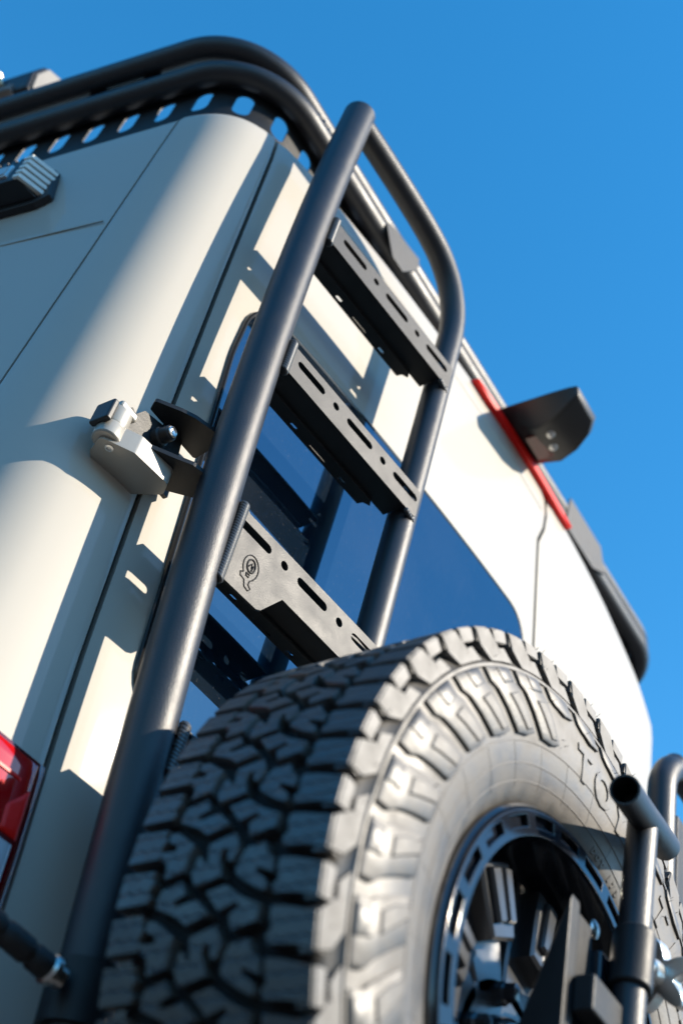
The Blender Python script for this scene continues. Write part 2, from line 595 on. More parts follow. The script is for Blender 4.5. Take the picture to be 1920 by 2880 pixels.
# door window of the left rear door and of the right rear door
def rounded(poly, rad, n=7):
    out = []
    m = len(poly)
    for i in range(m):
        p0, p1, p2 = Vector(poly[i - 1]), Vector(poly[i]), Vector(poly[(i + 1) % m])
        a = (p0 - p1).normalized(); b = (p2 - p1).normalized()
        ang = a.angle(b); r_ = rad[i] if isinstance(rad, list) else rad
        d = r_ / math.tan(ang / 2); c = p1 + (a + b).normalized() * (r_ / math.sin(ang / 2))
        s = p1 + a * d - c; e = p1 + b * d - c
        a0 = math.atan2(s.y, s.x); a1 = math.atan2(e.y, e.x)
        da = (a1 - a0 + math.pi) % (2 * math.pi) - math.pi
        for k in range(n + 1): out.append((c.x + r_ * math.cos(a0 + da * k / n), c.y + r_ * math.sin(a0 + da * k / n)))
    return out
def window(poly, rad, parent):
    pl0 = rounded(poly, rad)
    pl = []
    for i in range(len(pl0)):
        a, b = Vector(pl0[i]), Vector(pl0[(i + 1) % len(pl0)])
        m = max(1, int((b - a).length / .02))
        for k in range(m): pl.append(tuple(a.lerp(b, k / m)))
    cx = sum(p[0] for p in pl) / len(pl); cz = sum(p[1] for p in pl) / len(pl)
    K = 14
    V = []; F = []; n = len(pl)
    for k in range(K + 1):
        t = k / K
        for x, z in pl:
            X = cx + (x - cx) * t; Z = cz + (z - cz) * t
            V.append(Vector((X, rear_y(X) - .0045, Z)))
    for k in range(K):
        for i in range(n):
            j = (i + 1) % n
            if k == 0: F.append((i, K * 0 + n + j, n + i)) if False else F.append((n + i, n + j, i))
            else: F.append((k * n + i, k * n + j, (k + 1) * n + j, (k + 1) * n + i))
    n0 = len(V)
    for x, z in pl: V.append(Vector((x, rear_y(x) + .01, z)))
    for i in range(n): F.append((K * n + i, K * n + (i + 1) % n, n0 + (i + 1) % n, n0 + i))
    w = MB().add(V, F).build('rear_window', TINT, parent, base=VB, angle=40)
    mb = MB()
    ring = [Vector((x, rear_y(x) - .002, z)) for x, z in pl] ; ring.append(ring[0]); ring.append(ring[1])
    tube(mb, ring, .0042, seg=8, cap=False)
    mb.build('window_seal', SEAL, w, base=VB)
    # ceramic dots / black print border seen as a slightly matte band at the edge
    return w
window([(.002, 1.52), (-.052, 2.10), (-.050, 2.238), (.735, 2.262), (.755, 1.52)], [.06, .3, .07, .06, .06], doorL)
window([(.825, 1.52), (.812, 2.262), (1.34, 2.235), (1.37, 1.52)], .06, doorR)

groove('door_crease', [S(u_of_x(-.02 + .77 * k / 40), 2.576 + .012 * math.sin(math.pi * k / 40), -.0012) for k in range(41)], .0021, PAINT, doorL)
# high brake light along the top of the doors
V = []; F = []
N = 30
for k in range(N + 1):
    x = .462 + (.862 - .462) * k / N
    h = .0088 * min(1, 6 * min(k, N - k) / N + .35)
    zc = ztop(x) - .026
    y = rear_y(x) + .006
    V += [Vector((x, y + .012, zc - h)), Vector((x, y - .010, zc - h)), Vector((x, y - .013, zc)), Vector((x, y - .008, zc + h)), Vector((x, y + .012, zc + h))]
for k in range(N):
    for q in range(4): F.append((5 * k + q, 5 * k + 5 + q, 5 * k + 6 + q, 5 * k + 1 + q))
F += [(0, 1, 2, 3, 4), tuple(5 * N + q for q in (4, 3, 2, 1, 0))]
MB().add(V, F).build('brake_light', REDB, van, base=VB)

# tail light wrapped round the rear pillar
def patch(name, u0f, u1f, z0f, z1f, off, material, parent, nu=24, nz=12, ret=.012):
    V = []; F = []
    for j in range(nz + 1):
        for i in range(nu + 1):
            s = i / nu
            u_mid = u0f(1.3) + (u1f(1.3) - u0f(1.3)) * s
            z = z0f(s) + (z1f(s) - z0f(s)) * j / nz
            u = u0f(z) + (u1f(z) - u0f(z)) * s
            e = -.002 if i in (0, nu) or j in (0, nz) else 0
            V.append(S(u, z, off + e))
    W = nu + 1
    for j in range(nz):
        for i in range(nu): F.append((j * W + i, j * W + i + 1, (j + 1) * W + i + 1, (j + 1) * W + i))
    edge = [i for i in range(W)] + [j * W + nu for j in range(1, nz + 1)] + [nz * W + i for i in range(nu - 1, -1, -1)] + [j * W for j in range(nz - 1, 0, -1)]
    n0 = len(V)
    for e in edge:
        p = V[e]; c = Vector((.4, .5, p.z)); d = (c - p).normalized(); V.append(p + d * (ret + off))
    m = len(edge)
    for k in range(m): F.append((edge[k], edge[(k + 1) % m], n0 + (k + 1) % m, n0 + k))
    return MB().add(V, F).build(name, material, parent, base=VB, angle=45)
us0 = lambda z: tab(seam_tab)(z) - .19
us1 = lambda z: tab(seam_tab)(z) - G * 1.2
lamp = patch('tail_light', us0, us1, lambda s: .95, lambda s: 1.395 - .004 * s, .004, REDD, van, nu=30, nz=20)
patch('red_lens', us0, lambda z: tab(seam_tab)(z) - .0135, lambda s: 1.305, lambda s: 1.390 - .004 * s, .0062, RED, lamp)
patch('bright_reflector', lambda z: tab(seam_tab)(z) - .036 - (z - 1.30) * .05, lambda z: tab(seam_tab)(z) - .014, lambda s: 1.306, lambda s: 1.330 + .028 * s, .0076, REDB, lamp, nu=8)
patch('red_divider', us0, lambda z: tab(seam_tab)(z) - .027, lambda s: 1.3585, lambda s: 1.3625, .0078, REDB, lamp)
patch('clear_lens', us0, lambda z: tab(seam_tab)(z) - .016, lambda s: 1.16, lambda s: 1.300, .0062, CLEAR, lamp)

# upper left door hinge
hg = MB()
arm = rounded([(-.186, .088), (-.150, .064), (-.096, .056), (-.084, .072), (-.094, .096), (-.105, .122), (-.150, .130), (-.174, .114)], .008, 4)
plate(hg, arm, [], (0, 0, 1.760), (1, 0, 0), (0, 1, 0), (0, 0, 1), .030)
hinge = bevel(hg.build('door_hinge', HINGE, van, base=VB), .005, 3)
kn = MB(); disc_stack(kn, (-.176, .0905, 1.764), (0, 0, 1), [(0, .015), (.002, .0172), (.020, .0172), (.0215, .0165), (.023, .0172), (.048, .0172), (.050, .015)], 24)
bevel(kn.build('hinge_knuckle', HINGE, hinge, base=VB), .001)
kc = MB(); box(kc, (-.1945, .0900, 1.795), (.009, .030, .034)); bevel(kc.build('hinge_cap', PLASTIC, hinge, base=VB), .003, 3)
kt = MB(); box(kt, (-.172, .094, 1.8185), (.030, .034, .012)); bevel(kt.build('hinge_top', HINGE, hinge, base=VB), .004, 3)
sc_ = MB(); disc_stack(sc_, (-.168, .0885, 1.7605), (0, 0, -1), [(0, .0055), (.0015, .0055), (.0018, .003), (.0006, .0028)], 12)
sc_.build('hinge_screw', ALU, hinge, base=VB)

# ------------------------------------------------------------------ reversing camera over the brake light
rc = thing('reversing_camera', 'black wedge shaped reversing camera housing sticking out behind the red brake light', 'camera', (.62, .08, 2.60))
rb = Vector((.62, .08, 2.60))
secs = [(.078, (.553, 2.668), (.706, 2.668), (.702, 2.657), (.602, 2.656)), (.040, (.5535, 2.668), (.707, 2.668), (.702, 2.652), (.600, 2.646)), (.000, (.555, 2.669), (.704, 2.669), (.694, 2.631), (.595, 2.618)),
        (-.040, (.557, 2.671), (.694, 2.671), (.680, 2.633), (.586, 2.622)), (-.072, (.560, 2.673), (.674, 2.673), (.660, 2.640), (.574, 2.636)), (-.092, (.563, 2.673), (.646, 2.673), (.638, 2.652), (.569, 2.650))]
V = []; F = []
for y, *q in secs: V += [Vector((a, y, b)) for a, b in q]
for k in range(len(secs) - 1):
    for q in range(4): F.append((k * 4 + q, k * 4 + (q + 1) % 4, k * 4 + 4 + (q + 1) % 4, k * 4 + 4 + q))
n4 = len(secs) * 4 - 4
F += [(0, 1, 2, 3), (n4, n4 + 1, n4 + 2, n4 + 3)]
bevel(MB().add(V, F).build('housing', PLASTIC, rc, base=rb, angle=40), .010, 4, 40)
for x, y, z in ((.618, -.016, 2.6225), (.650, -.006, 2.6255)):
    sc_ = MB(); disc_stack(sc_, (x, y, z), (0, -.35, -.93), [(-.002, .0085), (.0008, .0085), (.0025, .006), (.003, .0)], 16)
    sc_.build('screw', ALU, rc, base=rb)
lw = MB(); box(lw, (.645, .020, 2.6350), (.058, .034, .010)); lw.build('dark_red_inset', REDD, rc, base=rb)  # dark red block set into the underside of the housing

# ------------------------------------------------------------------ roof rack
RB = Vector((.65, .15, 2.66))
rack = thing('roof_rack', 'black tubular roof rack with slotted side plate wrapping over the roof', 'roof rack', RB)
def rack_path(x0, yr, ydir=3.2):
    # left run at x0 (where y = .25), left rear corner, rear run at yr, right corner
    a = Vector((-.1776, .984, 0))
    cl = Vector((x0 - .1805 * (yr - .25), yr, 0))
    cr = Vector((1.52 - (x0 + .221), yr, 0))
    fr = Vector((cr.x + .105 * 2.6, yr + 2.6, 0))
    return [cl + a * ydir, cl, cr, fr]
def rack_fil(x0, yr, rad, n=18): return fillet_path(rack_path(x0, yr), rad, n)
def at_z(path, z): return [Vector((p.x, p.y, z)) for p in path]
mb = MB(); tube(mb, at_z(rack_fil(-.247, .160, .165), 2.852), .0230, 28); mb.build('upper_rail', COAT, rack, base=RB)
mb = MB(); tube(mb, at_z(rack_fil(-.221, .146, .16), 2.792), .0230, 28); mb.build('lower_rail', COAT, rack, base=RB)
# slotted plate
pp = rack_fil(-.196, .172, .135, 24)
pl = [0.0]
for a, b in zip(pp, pp[1:]): pl.append(pl[-1] + (b - a).length)
def pat(s):
    for i in range(len(pl) - 1):
        if s <= pl[i + 1]: return pp[i].lerp(pp[i + 1], (s - pl[i]) / (pl[i + 1] - pl[i]))
    return pp[-1]
# arc length where y = .355 on the left run
s_ref = next(pl[i] + (pp[i].y - .345) / max(1e-6, (pp[i].y - pp[i + 1].y)) * (pl[i + 1] - pl[i]) for i in range(len(pp) - 1) if pp[i].y >= .345 >= pp[i + 1].y)
PITCH = .0745
s_lo = s_ref - 12 * PITCH; s_hi = s_ref + 34 * PITCH
V = []; F = []
def strip(sa, za, zb_):
    n0 = len(V)
    for s, lo, hi in zip(sa, za, zb_):
        p = pat(s); V.append(Vector((p.x, p.y, lo))); V.append(Vector((p.x, p.y, hi)))
    for k in range(len(sa) - 1): F.append((n0 + 2 * k, n0 + 2 * k + 2, n0 + 2 * k + 3, n0 + 2 * k + 1))
ZB, ZC = 2.600, 2.806
c = s_lo
hw = .0158
while c < s_hi:
    a0 = c - PITCH / 2
    sa = [a0 + (PITCH / 2 - hw) * k / 3 for k in range(4)]
    strip(sa, [ZB] * 4, [ZC] * 4)
    sb = [c + hw * math.sin(math.pi * (k / 10 - .5)) for k in range(11)]
    e = [math.sqrt(max(0, hw * hw - (s - c) ** 2)) for s in sb]
    strip(sb, [ZB] * 11, [2.722 - q for q in e])
    strip(sb, [2.758 + q for q in e], [ZC] * 11)
    sa = [c + hw + (PITCH / 2 - hw) * k / 3 for k in range(4)]
    strip(sa, [ZB] * 4, [ZC] * 4)
    c += PITCH
side = MB().add(V, F).build('slotted_plate', PLATE, rack, base=RB, normals=False, smooth=False)
sm = side.modifiers.new('thick', 'SOLIDIFY'); sm.thickness = .0035; sm.offset = 0
# gusset plate on the rear run
gp = MB(); plate(gp, [(.168, 2.790), (.176, 2.806), (.280, 2.830), (.284, 2.797), (.245, 2.738), (.208, 2.736)], [], (0, .119, 0), (1, 0, 0), (0, 0, 1), (0, 1, 0), .004)
bevel(gp.build('gusset_plate', PLATE, rack, base=RB), .001)
gp = MB(); plate(gp, [(.95, 2.755), (.96, 2.850), (1.12, 2.850), (1.15, 2.79), (1.09, 2.755)], [], (0, .119, 0), (1, 0, 0), (0, 0, 1), (0, 1, 0), .004)
bevel(gp.build('gusset_plate', PLATE, rack, base=RB), .001)
# web between the two rails with its small slot
p0, p1 = Vector((-.250, .35, 0)), Vector((-.276, .49, 0))
d = (p1 - p0).normalized(); nn = Vector((-d.y, d.x, 0))
wp = MB(); plate(wp, [(0, 2.805), (0.02, 2.858), (.15, 2.858), (.17, 2.805)], [slot(.085, 2.836, .085, .014)], p0 + nn * -.002, d, (0, 0, 1), nn, .004)
wp.build('rail_web', PLATE, rack, base=RB)
# weld lumps where the small rear web meets the rails
wm = MB()
for k in range(7):
    disc_stack(wm, (-.060 + k * .016, .138, 2.826 + .004 * (k % 2)), (1, 0, .1), [(-.004, .003), (0, .0065), (.004, .003)], 8)
wm.build('weld_bead', WELD, rack, base=RB)
# cross slats of the deck
for k in range(9):
    y = .55 + k * .3
    m_ = MB(); box(m_, (.66 - .03 * k * 0, y, 2.790), (1.72 + .06 * k * .3, .06, .03))
    bevel(m_.build('deck_slat', PLATE, rack, base=RB), .004)

# box clipped over the rack's left rail
NB = Vector((-.36, .60, 2.83))
ab = thing('rail_box', 'dark box with a grey end panel and brass latch above the left roof rail', 'box', NB)
d = Vector((-.1776, .984, 0)); w_ = Vector((-.984, -.1776, 0)); zz = Vector((0, 0, 1))
def rot3(a, b, c): return Matrix((a, b, c)).transposed()
RT = rot3(w_, d, zz)
V = []
prof = [(-.055, 2.832), (.045, 2.812), (.055, 2.860), (.040, 2.915), (-.010, 2.948), (-.050, 2.944), (-.070, 2.905)]
o0 = Vector((-.285, .690, 0))
for s in (.0, 1.2):
    for a, z in prof: V.append(o0 + w_ * a + d * s + zz * (z + .125))
m = len(prof)
F = [(q, (q + 1) % m, m + (q + 1) % m, m + q) for q in range(m)] + [tuple(range(m)), tuple(m + q for q in range(m))]
bevel(MB().add(V, F).build('housing', PLASTIC, ab, base=NB), .008, 3)
V2 = []
for s in (-.006, -.0005):
    for a, z in prof: V2.append(o0 + w_ * (a * .86) + d * s + zz * (3.007 + (z - 2.882) * .86))
bevel(MB().add(V2, F).build('end_panel', GREYP, ab, base=NB), .003)
lb = MB(); disc_stack(lb, o0 + w_ * .052 + d * .075 + zz * 2.975, w_ + zz * .3, [(-.01, .006), (.012, .006), (.013, .011), (.022, .011), (.023, .005), (.034, .005)], 10)
lb.build('latch_bolt', BRASS, ab, base=NB)
ft = MB(); box(ft, o0 + w_ * .02 + d * .07 + zz * 2.945, (.07, .07, .025), RT); bevel(ft.build('clamp_foot', GREYP, ab, base=NB), .004)

# ------------------------------------------------------------------ scene light on the side panel
u_l = u_of_y_left(.45)
LB = S(u_l, 2.42, 0)
sl = thing('scene_light', 'small black finned scene light fixed high on the cream side panel', 'light', LB)
def on_side(s, h, out):          # s: metres forward of y=.40 along the panel, h: height, out: off the panel
    p, n = C(u_of_y_left(.356) - s); return Vector((p.x, p.y, h)) + n * (out * 1.2)
def side_prism(rings):           # rings: list of (out, list of (s, h))
    V = []; F = []
    for out, lp in rings: V += [on_side(s, h, out) for s, h in lp]
    m = len(rings[0][1])
    for k in range(len(rings) - 1):
        for q in range(m): F.append((k * m + q, k * m + (q + 1) % m, (k + 1) * m + (q + 1) % m, (k + 1) * m + q))
    F += [tuple(range(m)), tuple((len(rings) - 1) * m + q for q in range(m))]
    return MB().add(V, F)
def quad(s0, s1, h0, h1): return [(s0, h0), (s1, h0), (s1, h1), (s0, h1)]
LZ = 2.362
bevel(side_prism([(.0, [(.02, LZ), (.045, LZ - .017), (.32, LZ - .020), (.34, LZ), (.34, LZ + .090), (.045, LZ + .092)]), (.010, [(.022, LZ), (.047, LZ - .014), (.31, LZ - .016), (.33, LZ), (.33, LZ + .086), (.047, LZ + .088)])]).build('mounting_plate', PLASTIC, sl, base=LB), .002)
bevel(side_prism([(.010, quad(.046, .31, LZ - .002, LZ + .080)), (.040, quad(.062, .28, LZ + .004, LZ + .066))]).build('housing', PLASTIC, sl, base=LB), .002)
for k in range(5):
    h0 = LZ + .006 + k * .0145
    side_prism([(.008, quad(.036, .050, h0, h0 + .0085)), (.043, quad(.058, .070, h0 - .002, h0 + .0065))]).build('cooling_fin', mat('sunlit_fin_alloy', (.80, .77, .68), .4) if k == 0 else bpy.data.materials['sunlit_fin_alloy'], sl, base=LB, smooth=False)  # alloy colour lightened to stand in for sun on these fins
for k in range(11):
    s0 = .078 + k * .0165
    side_prism([(.010, quad(s0, s0 + .008, LZ + .074, LZ + .088)), (.040, quad(s0, s0 + .008, LZ + .064, LZ + .076))]).build('cooling_fin', PLASTIC, sl, base=LB, smooth=False)
bevel(side_prism([(.036, quad(.086, .25, LZ + .016, LZ + .053)), (.0435, quad(.088, .248, LZ + .018, LZ + .051))]).build('lens_bezel', ALU, sl, base=LB), .001)
side_prism([(.043, quad(.092, .244, LZ + .0215, LZ + .0475)), (.0448, quad(.093, .243, LZ + .0225, LZ + .0465))]).build('lens', LAMP, sl, base=LB)
tv, tf = text_mesh('RIGID', .017, .0015)
tx = MB(); tx.add([on_side(.165 - v.x, LZ - .0035 + v.y * .85, .0265 + .013 * (v.y / .017) + v.z) for v in tv], tf)
tx.build('lettering', mat('raised_black', (.05, .05, .055), .3), sl, smooth=False, base=LB)

# ------------------------------------------------------------------ ladder
LYAW = -R(5.625)
ladder = thing('door_ladder', 'black tubular ladder with three slotted rungs bolted over the left rear door', 'ladder', (0, 0, 2.35), LYAW)
def lx(z): return -.074 - .005 * z + .054 * z * z           # left rail axis
def rx(z): return .259 + .024 * z
YT = .012
RL, RR = .0270, .0213
mb = MB(); tube(mb, [(lx(z), YT, z) for z in [-1.6 + .0815 * k for k in range(25)]], RL, 32)
lt = bevel(mb.build('side_tube', COAT, ladder), .002)
bend = [(rx(-1.6), YT, -1.6), (rx(-1.2), YT, -1.2), (rx(-.7), YT, -.7), (rx(-.3), YT, -.3), (rx(-.05), YT, -.05)]
arc = smooth_path([(rx(-.05), YT, -.05), (rx(.06), YT, .06), (.2615, YT, .135), (.2520, YT, .195), (.228, YT, .245), (.192, YT, .280), (.145, YT, .300), (.08, YT, .315), (0.0, YT, .328), (-.068, YT, .337)], 8)
mb = MB(); tube(mb, bend[:-1] + arc, RR, 28); mb.build('bent_side_tube', COAT, ladder)
SP = .1088
def rung(z0, kind):
    left = lx(z0) + RL - .004; right_ = rx(z0) - .002
    th = .004
    if kind == 0:
        out = [(left, -.030), (right_, -.030), (right_ + .004, -.026), (right_ + .004, .018), (right_, .0225), (left + .007, .0225), (left, .028)]
    else:
        out = [(left - .004, -.088), (.036, -.086), (.043, -.082), (.069, -.043), (right_, -.043), (right_ + .003, .018), (right_, .0225), (left + .012, .0225), (left, .030)]
    holes = [slot(k * SP + .002, 0.002, .058, .0125) for k in range(3)] + [circ((k + .5) * SP + .002, .002, .0062) for k in range(2)]
    front = MB(); plate(front, out, holes, (0, -.0115, z0), (1, 0, 0), (0, 0, 1), (0, 1, 0), th)
    rin = rx(z0) - RR - .002
    plate(front, [(left, 0), (rin, 0), (rin, .042), (left, .042)], [], (0, -.0075, z0 + .0175), (1, 0, 0), (0, 1, 0), (0, 0, 1), .004)
    zb = -.030 if kind == 0 else -.043
    xs0 = left if kind == 0 else .060
    # flange running back under the tread with its stepped, drilled lip
    plate(front, [(xs0, .0), (rin, .0), (rin, .034), (xs0, .034)], [], (0, -.0072, z0 + zb), (1, 0, 0), (0, 1, 0), (0, 0, 1), .004)
    lip = [(left, .022), (right_ - .055, .022), (right_ - .048, .029), (right_ - .058, .034), (right_ - .060, .043), (left, .043)]
    lh = [slot(.036 + k * SP, .0365, .014, .0055) for k in range(2)] + [slot(.036 + SP * .5, .0375, .036, .0022)]
    plate(front, lip, lh, (0, 0.0006, z0 + zb - .006), (1, 0, 0), (0, 1, 0), (0, 0, 1), .004)
    o = bevel(front.build('rung', PLATE, ladder, angle=30), .0012, 2)
    # stack of weld ripples on the left joint and on the right one
    w = MB()
    zl = (-.030, .026) if kind == 0 else (-.088, .028)
    n = int((zl[1] - zl[0]) / .0040)
    for k in range(n):
        z = zl[0] + (zl[1] - zl[0]) * k / (n - 1)
        x = left + .0022
        disc_stack(w, (x, -.0080, z0 + z), (0.55, -.25, 1), [(-.0034, .0058), (-.0018, .0074), (.0006, .0076), (.0030, .0060)], 18)
    w2 = MB()
    for k in range(5):
        disc_stack(w2, (right_ - .018 + k * .0052, -.0125 + .0012 * k, z0 + (zb - .005)), (1, .1, .1), [(-.003, .0022), (-.001, .0038), (.001, .0038), (.003, .0022)], 10)
    w2.build('weld_bead', WELD, o)
    w.build('weld_bead', WELD, o)
    return o
rung(0.0, 0)
rung(-.305, 0)
r3 = rung(-.610, 1)
rung(-.915, 0)
# cut badge on the lowest tread in view: ring, eye mark and little foot
em = MB()
ez = -.610 - .046; ex = .010; ey = -.0118
def stroke(pts, r=.0008): tube(em, [(ex + a, ey, ez + b) for a, b in pts], r, seg=6)
stroke([(.0125 * math.cos(R(a)), .003 + .017 * math.sin(R(a))) for a in range(-50, 231, 12)])
stroke([(-.008, -.010), (-.0125, -.013), (-.011, -.018), (-.004, -.019), (-.001, -.027), (.006, -.029), (.009, -.024), (.004, -.021), (.0045, -.015), (.009, -.010)])
stroke([(.0065 * math.cos(R(a)), .005 + .0095 * math.sin(R(a))) for a in range(0, 361, 20)], .0012)
stroke([(-.004, .002), (0, .009), (.001, .002), (.0035, .008), (.002, -.001)], .0011)
stroke([(-.004, -.008), (-.003, -.012), (.001, -.012), (.002, -.008), (-.004, -.008)], .001)
em.build('cut_badge', GLASSY, r3)
# bracket to the door hinge (ladder frame; converted from world points)
Q = Matrix.Rotation(-LYAW, 3, 'Z')
def W2L(p): return Q @ (Vector(p) - Vector((0, 0, 2.35)))
br = MB()
uX, uY, uZ = Q @ Vector((1, 0, 0)), Q @ Vector((0, 1, 0)), Vector((0, 0, 1))
ol = rounded([(-.154, 1.803), (-.151, 1.842), (-.146, 1.853), (-.138, 1.848), (-.128, 1.866), (-.060, 1.886), (-.045, 1.793), (-.125, 1.792), (-.136, 1.798)], .002, 2)
plate(br, ol, [], W2L((-.016, .092, -.008)), uX, uZ, uY, .006)
lower = rounded([(-.120, .088), (-.119, .056), (-.094, .037), (-.077, .023), (-.046, .014), (-.030, .050), (-.056, .080)], .004, 3)
plate(br, lower, [], W2L((-.016, .006, 1.785)), uX, uY, uZ, .006)
upper = rounded([(-.119, .092), (-.127, .078), (-.100, .056), (-.084, .046), (-.040, .030), (-.030, .088)], .004, 3)
plate(br, upper, [], W2L((-.016, .006, 1.875)), uX, uY, uZ, .006)
brk = bevel(br.build('hinge_bracket', PLATE, ladder, angle=30), .0012)
m_ = MB(); disc_stack(m_, W2L((-.112, .0915, 1.842)), -uY, [(0, .0130), (.008, .0125), (.010, .0105), (.022, .0100), (.024, .008)], 18); bs = m_.build('pivot_boss', PLASTIC, brk)
m_ = MB(); disc_stack(m_, W2L((-.112, .068, 1.842)), -uY, [(-.002, .0072), (.0022, .0072), (.003, .0058), (.0012, .0042), (.0005, .0)], 18); m_.build('socket_bolt', ALU, brk)
m_ = MB(); disc_stack(m_, W2L((-.104, .0915, 1.814)), -uY, [(0, .0085), (.003, .0085), (.006, .006), (.007, .0)], 16); m_.build('button_bolt', STEEL, brk)
# ribbed grab bar clamped to the lower left rail
gp = [W2L(p) for p in ((-.36, .020, 1.190), (-.16, .004, 1.178), (-.050, .000, 1.171), (-.040, .001, 1.171))]
pts = []; rad = []
for k in range(61):
    t = k / 60
    p = gp[0].lerp(gp[2], t); pts.append(p)
    rad.append(.0092 if (k % 7) in (0,) else .0116 + .0003 * (k % 2))
mb = MB(); tube(mb, pts, rad, 20)
gb = mb.build('grab_bar', mat('knurled_black', (.022, .020, .020), .38, bump=(1400, .8, .001)), ladder)
mb = MB(); dd = (gp[2] - gp[0]).normalized(); disc_stack(mb, gp[2], dd, [(-.002, .0105), (.002, .0140), (.007, .0140), (.009, .010), (.018, .010)], 20); mb.build('bar_collar', STEEL, gb)
mb = MB(); tube(mb, [Vector((lx(-1.2), YT, -1.205)), Vector((lx(-1.15), YT, -1.150))], RL + .006, 28); mb.build('rail_clamp', PLATE, gb)

# ------------------------------------------------------------------ spare wheel
WC = Vector((.252, -.2435, 1.208))
wheel = thing('spare_wheel', 'spare wheel with chunky all terrain tyre hung on the left rear door', 'wheel', WC)
def pol(r, th, y):          # th in degrees: 0 points to -x, 90 up; y relative to the tyre centre plane
    a = R(th); return Vector((-math.cos(a) * r, y, math.sin(a) * r))
YF = -.0935                 # front tread edge
SWP = [(.222, -.070), (.2255, -.078), (.231, -.0835), (.238, -.0870), (.250, -.0915), (.270, -.0955), (.290, -.0980), (.310, -.0985), (.330, -.0975), (.3495, -.0930), (.3505, -.0948), (.3535, -.0946), (.3548, -.0915), (.363, -.0880), (.372, -.0810), (.3765, -.066)]
def sw_y(r): return lerp_table([(a, b) for a, b in SWP if not .3496 < a < .354], r)
prof = SWP + [(.3765, 0.0)] + [(r, -y) for r, y in SWP[::-1]]
SEG = 180
V = []; F = []
for r, y in prof:
    for k in range(SEG): V.append(pol(r, 360 * k / SEG, y))
for i in range(len(prof) - 1):
    for k in range(SEG):
        k2 = (k + 1) % SEG
        F.append((i * SEG + k, i * SEG + k2, (i + 1) * SEG + k2, (i + 1) * SEG + k))
tyre = MB().add(V, F).build('tyre', RUBBER, wheel, angle=60)
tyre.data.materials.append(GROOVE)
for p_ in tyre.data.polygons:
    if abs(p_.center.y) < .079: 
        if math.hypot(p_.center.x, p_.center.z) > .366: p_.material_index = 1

def inset(poly, d):
    n = len(poly); out = []
    area = sum(poly[i][0] * poly[(i + 1) % n][1] - poly[(i + 1) % n][0] * poly[i][1] for i in range(n))
    sgn = 1 if area > 0 else -1
    for i in range(n):
        p0, p1, p2 = Vector(poly[i - 1]), Vector(poly[i]), Vector(poly[(i + 1) % n])
        e0 = (p1 - p0).normalized(); e1 = (p2 - p1).normalized()
        n0 = Vector((-e0.y, e0.x)) * sgn; n1 = Vector((-e1.y, e1.x)) * sgn
        b = n0 + n1; b = b / max(.35, b.length_squared / 2) if b.length > 1e-6 else n0
        out.append((p1.x + b.x * d / 1.0 * .5 * 2 / max(1, 1) * .5 * 2 * .5, p1.y + b.y * d * .5 * 2 * .5)) if False else out.append((p1.x + b.x * d * .5, p1.y + b.y * d * .5))
    return out
ARC = .388
def tread_block(poly, name, extra=None, material=None):
    """poly in (theta deg, y world); block stands on the carcass"""
    P = [(R(t) * ARC, y) for t, y in poly]            # metres around, metres across
    rings = [(.3740, P), (.3872, inset(P, .0001)), (.3882, inset(P, .0011))]
    V = []; F = []
    for r, lp in rings:
        for s, y in lp: V.append(pol(r, math.degrees(s / ARC), y - WC.y))
    n = len(P)
    for k in range(2):
        for i in range(n): F.append((k * n + i, k * n + (i + 1) % n, (k + 1) * n + (i + 1) % n, (k + 1) * n + i))
    tri = tessellate_polygon([[Vector((s * 1000, y * 1000, 0)) for s, y in rings[2][1]]])
    F += [tuple(2 * n + i for i in t) for t in tri]
    mb = MB().add(V, F)
    if extra: extra(mb)
    o = mb.build(name, material or TREAD, tyre, angle=28)
    o.data.materials.append(RUBBER)
    for p_ in o.data.polygons:
        if abs(p_.normal.y) > .62 or p_.center.y < -.0925: p_.material_index = 1
    return o
NP = 34
PD = 360 / NP
def repeat(o, n=NP):
    for k in range(1, n):
        c = o.copy(); col.objects.link(c); c.parent = o.parent
        c.rotation_euler = (0, R(PD * k), 0)
A_ = [(11.70, -.1851), (11.60, -.1929), (9.55, -.2133), (8.50, -.2097), (6.34, -.2094), (5.71, -.1915), (6.73, -.1913), (7.65, -.1896), (8.33, -.1822), (9.24, -.1822), (9.22, -.1955), (9.85, -.1950), (10.55, -.1848)]
B_ = [(10.35, -.2503), (8.29, -.2577), (6.63, -.2535), (6.89, -.2485), (8.06, -.2468), (8.39, -.2417), (7.48, -.2404), (5.12, -.2468), (4.23, -.2225), (5.84, -.2175), (7.97, -.2198), (7.90, -.2231), (6.97, -.2270), (7.14, -.2305), (8.34, -.2280), (9.33, -.2274)]
C_ = [(8.57, -.2799), (7.05, -.2842), (6.32, -.2912), (4.61, -.2925), (5.56, -.2775), (5.15, -.2775), (4.00, -.2875), (3.08, -.2893), (2.67, -.2877), (3.46, -.2761), (4.84, -.2613), (5.41, -.2583), (7.15, -.2607), (8.14, -.2646)]
D_ = [(5.23, -.2103), (3.61, -.2165), (2.90, -.2069), (2.45, -.2068), (2.35, -.2125), (2.93, -.2270), (1.14, -.2406), (.86, -.2402), (.01, -.2218), (1.18, -.2102), (2.38, -.1904), (3.55, -.1904), (4.46, -.1924)]
E_ = [(3.49, -.2348), (4.07, -.2526), (2.45, -.2691), (1.31, -.2865), (-.45, -.2855), (-1.16, -.2640), (.55, -.2596), (1.50, -.2674), (1.90, -.2648), (1.12, -.2496)]
for P_ in (A_, B_, C_, D_, E_): repeat(tread_block(P_, 'center_tread_block'))
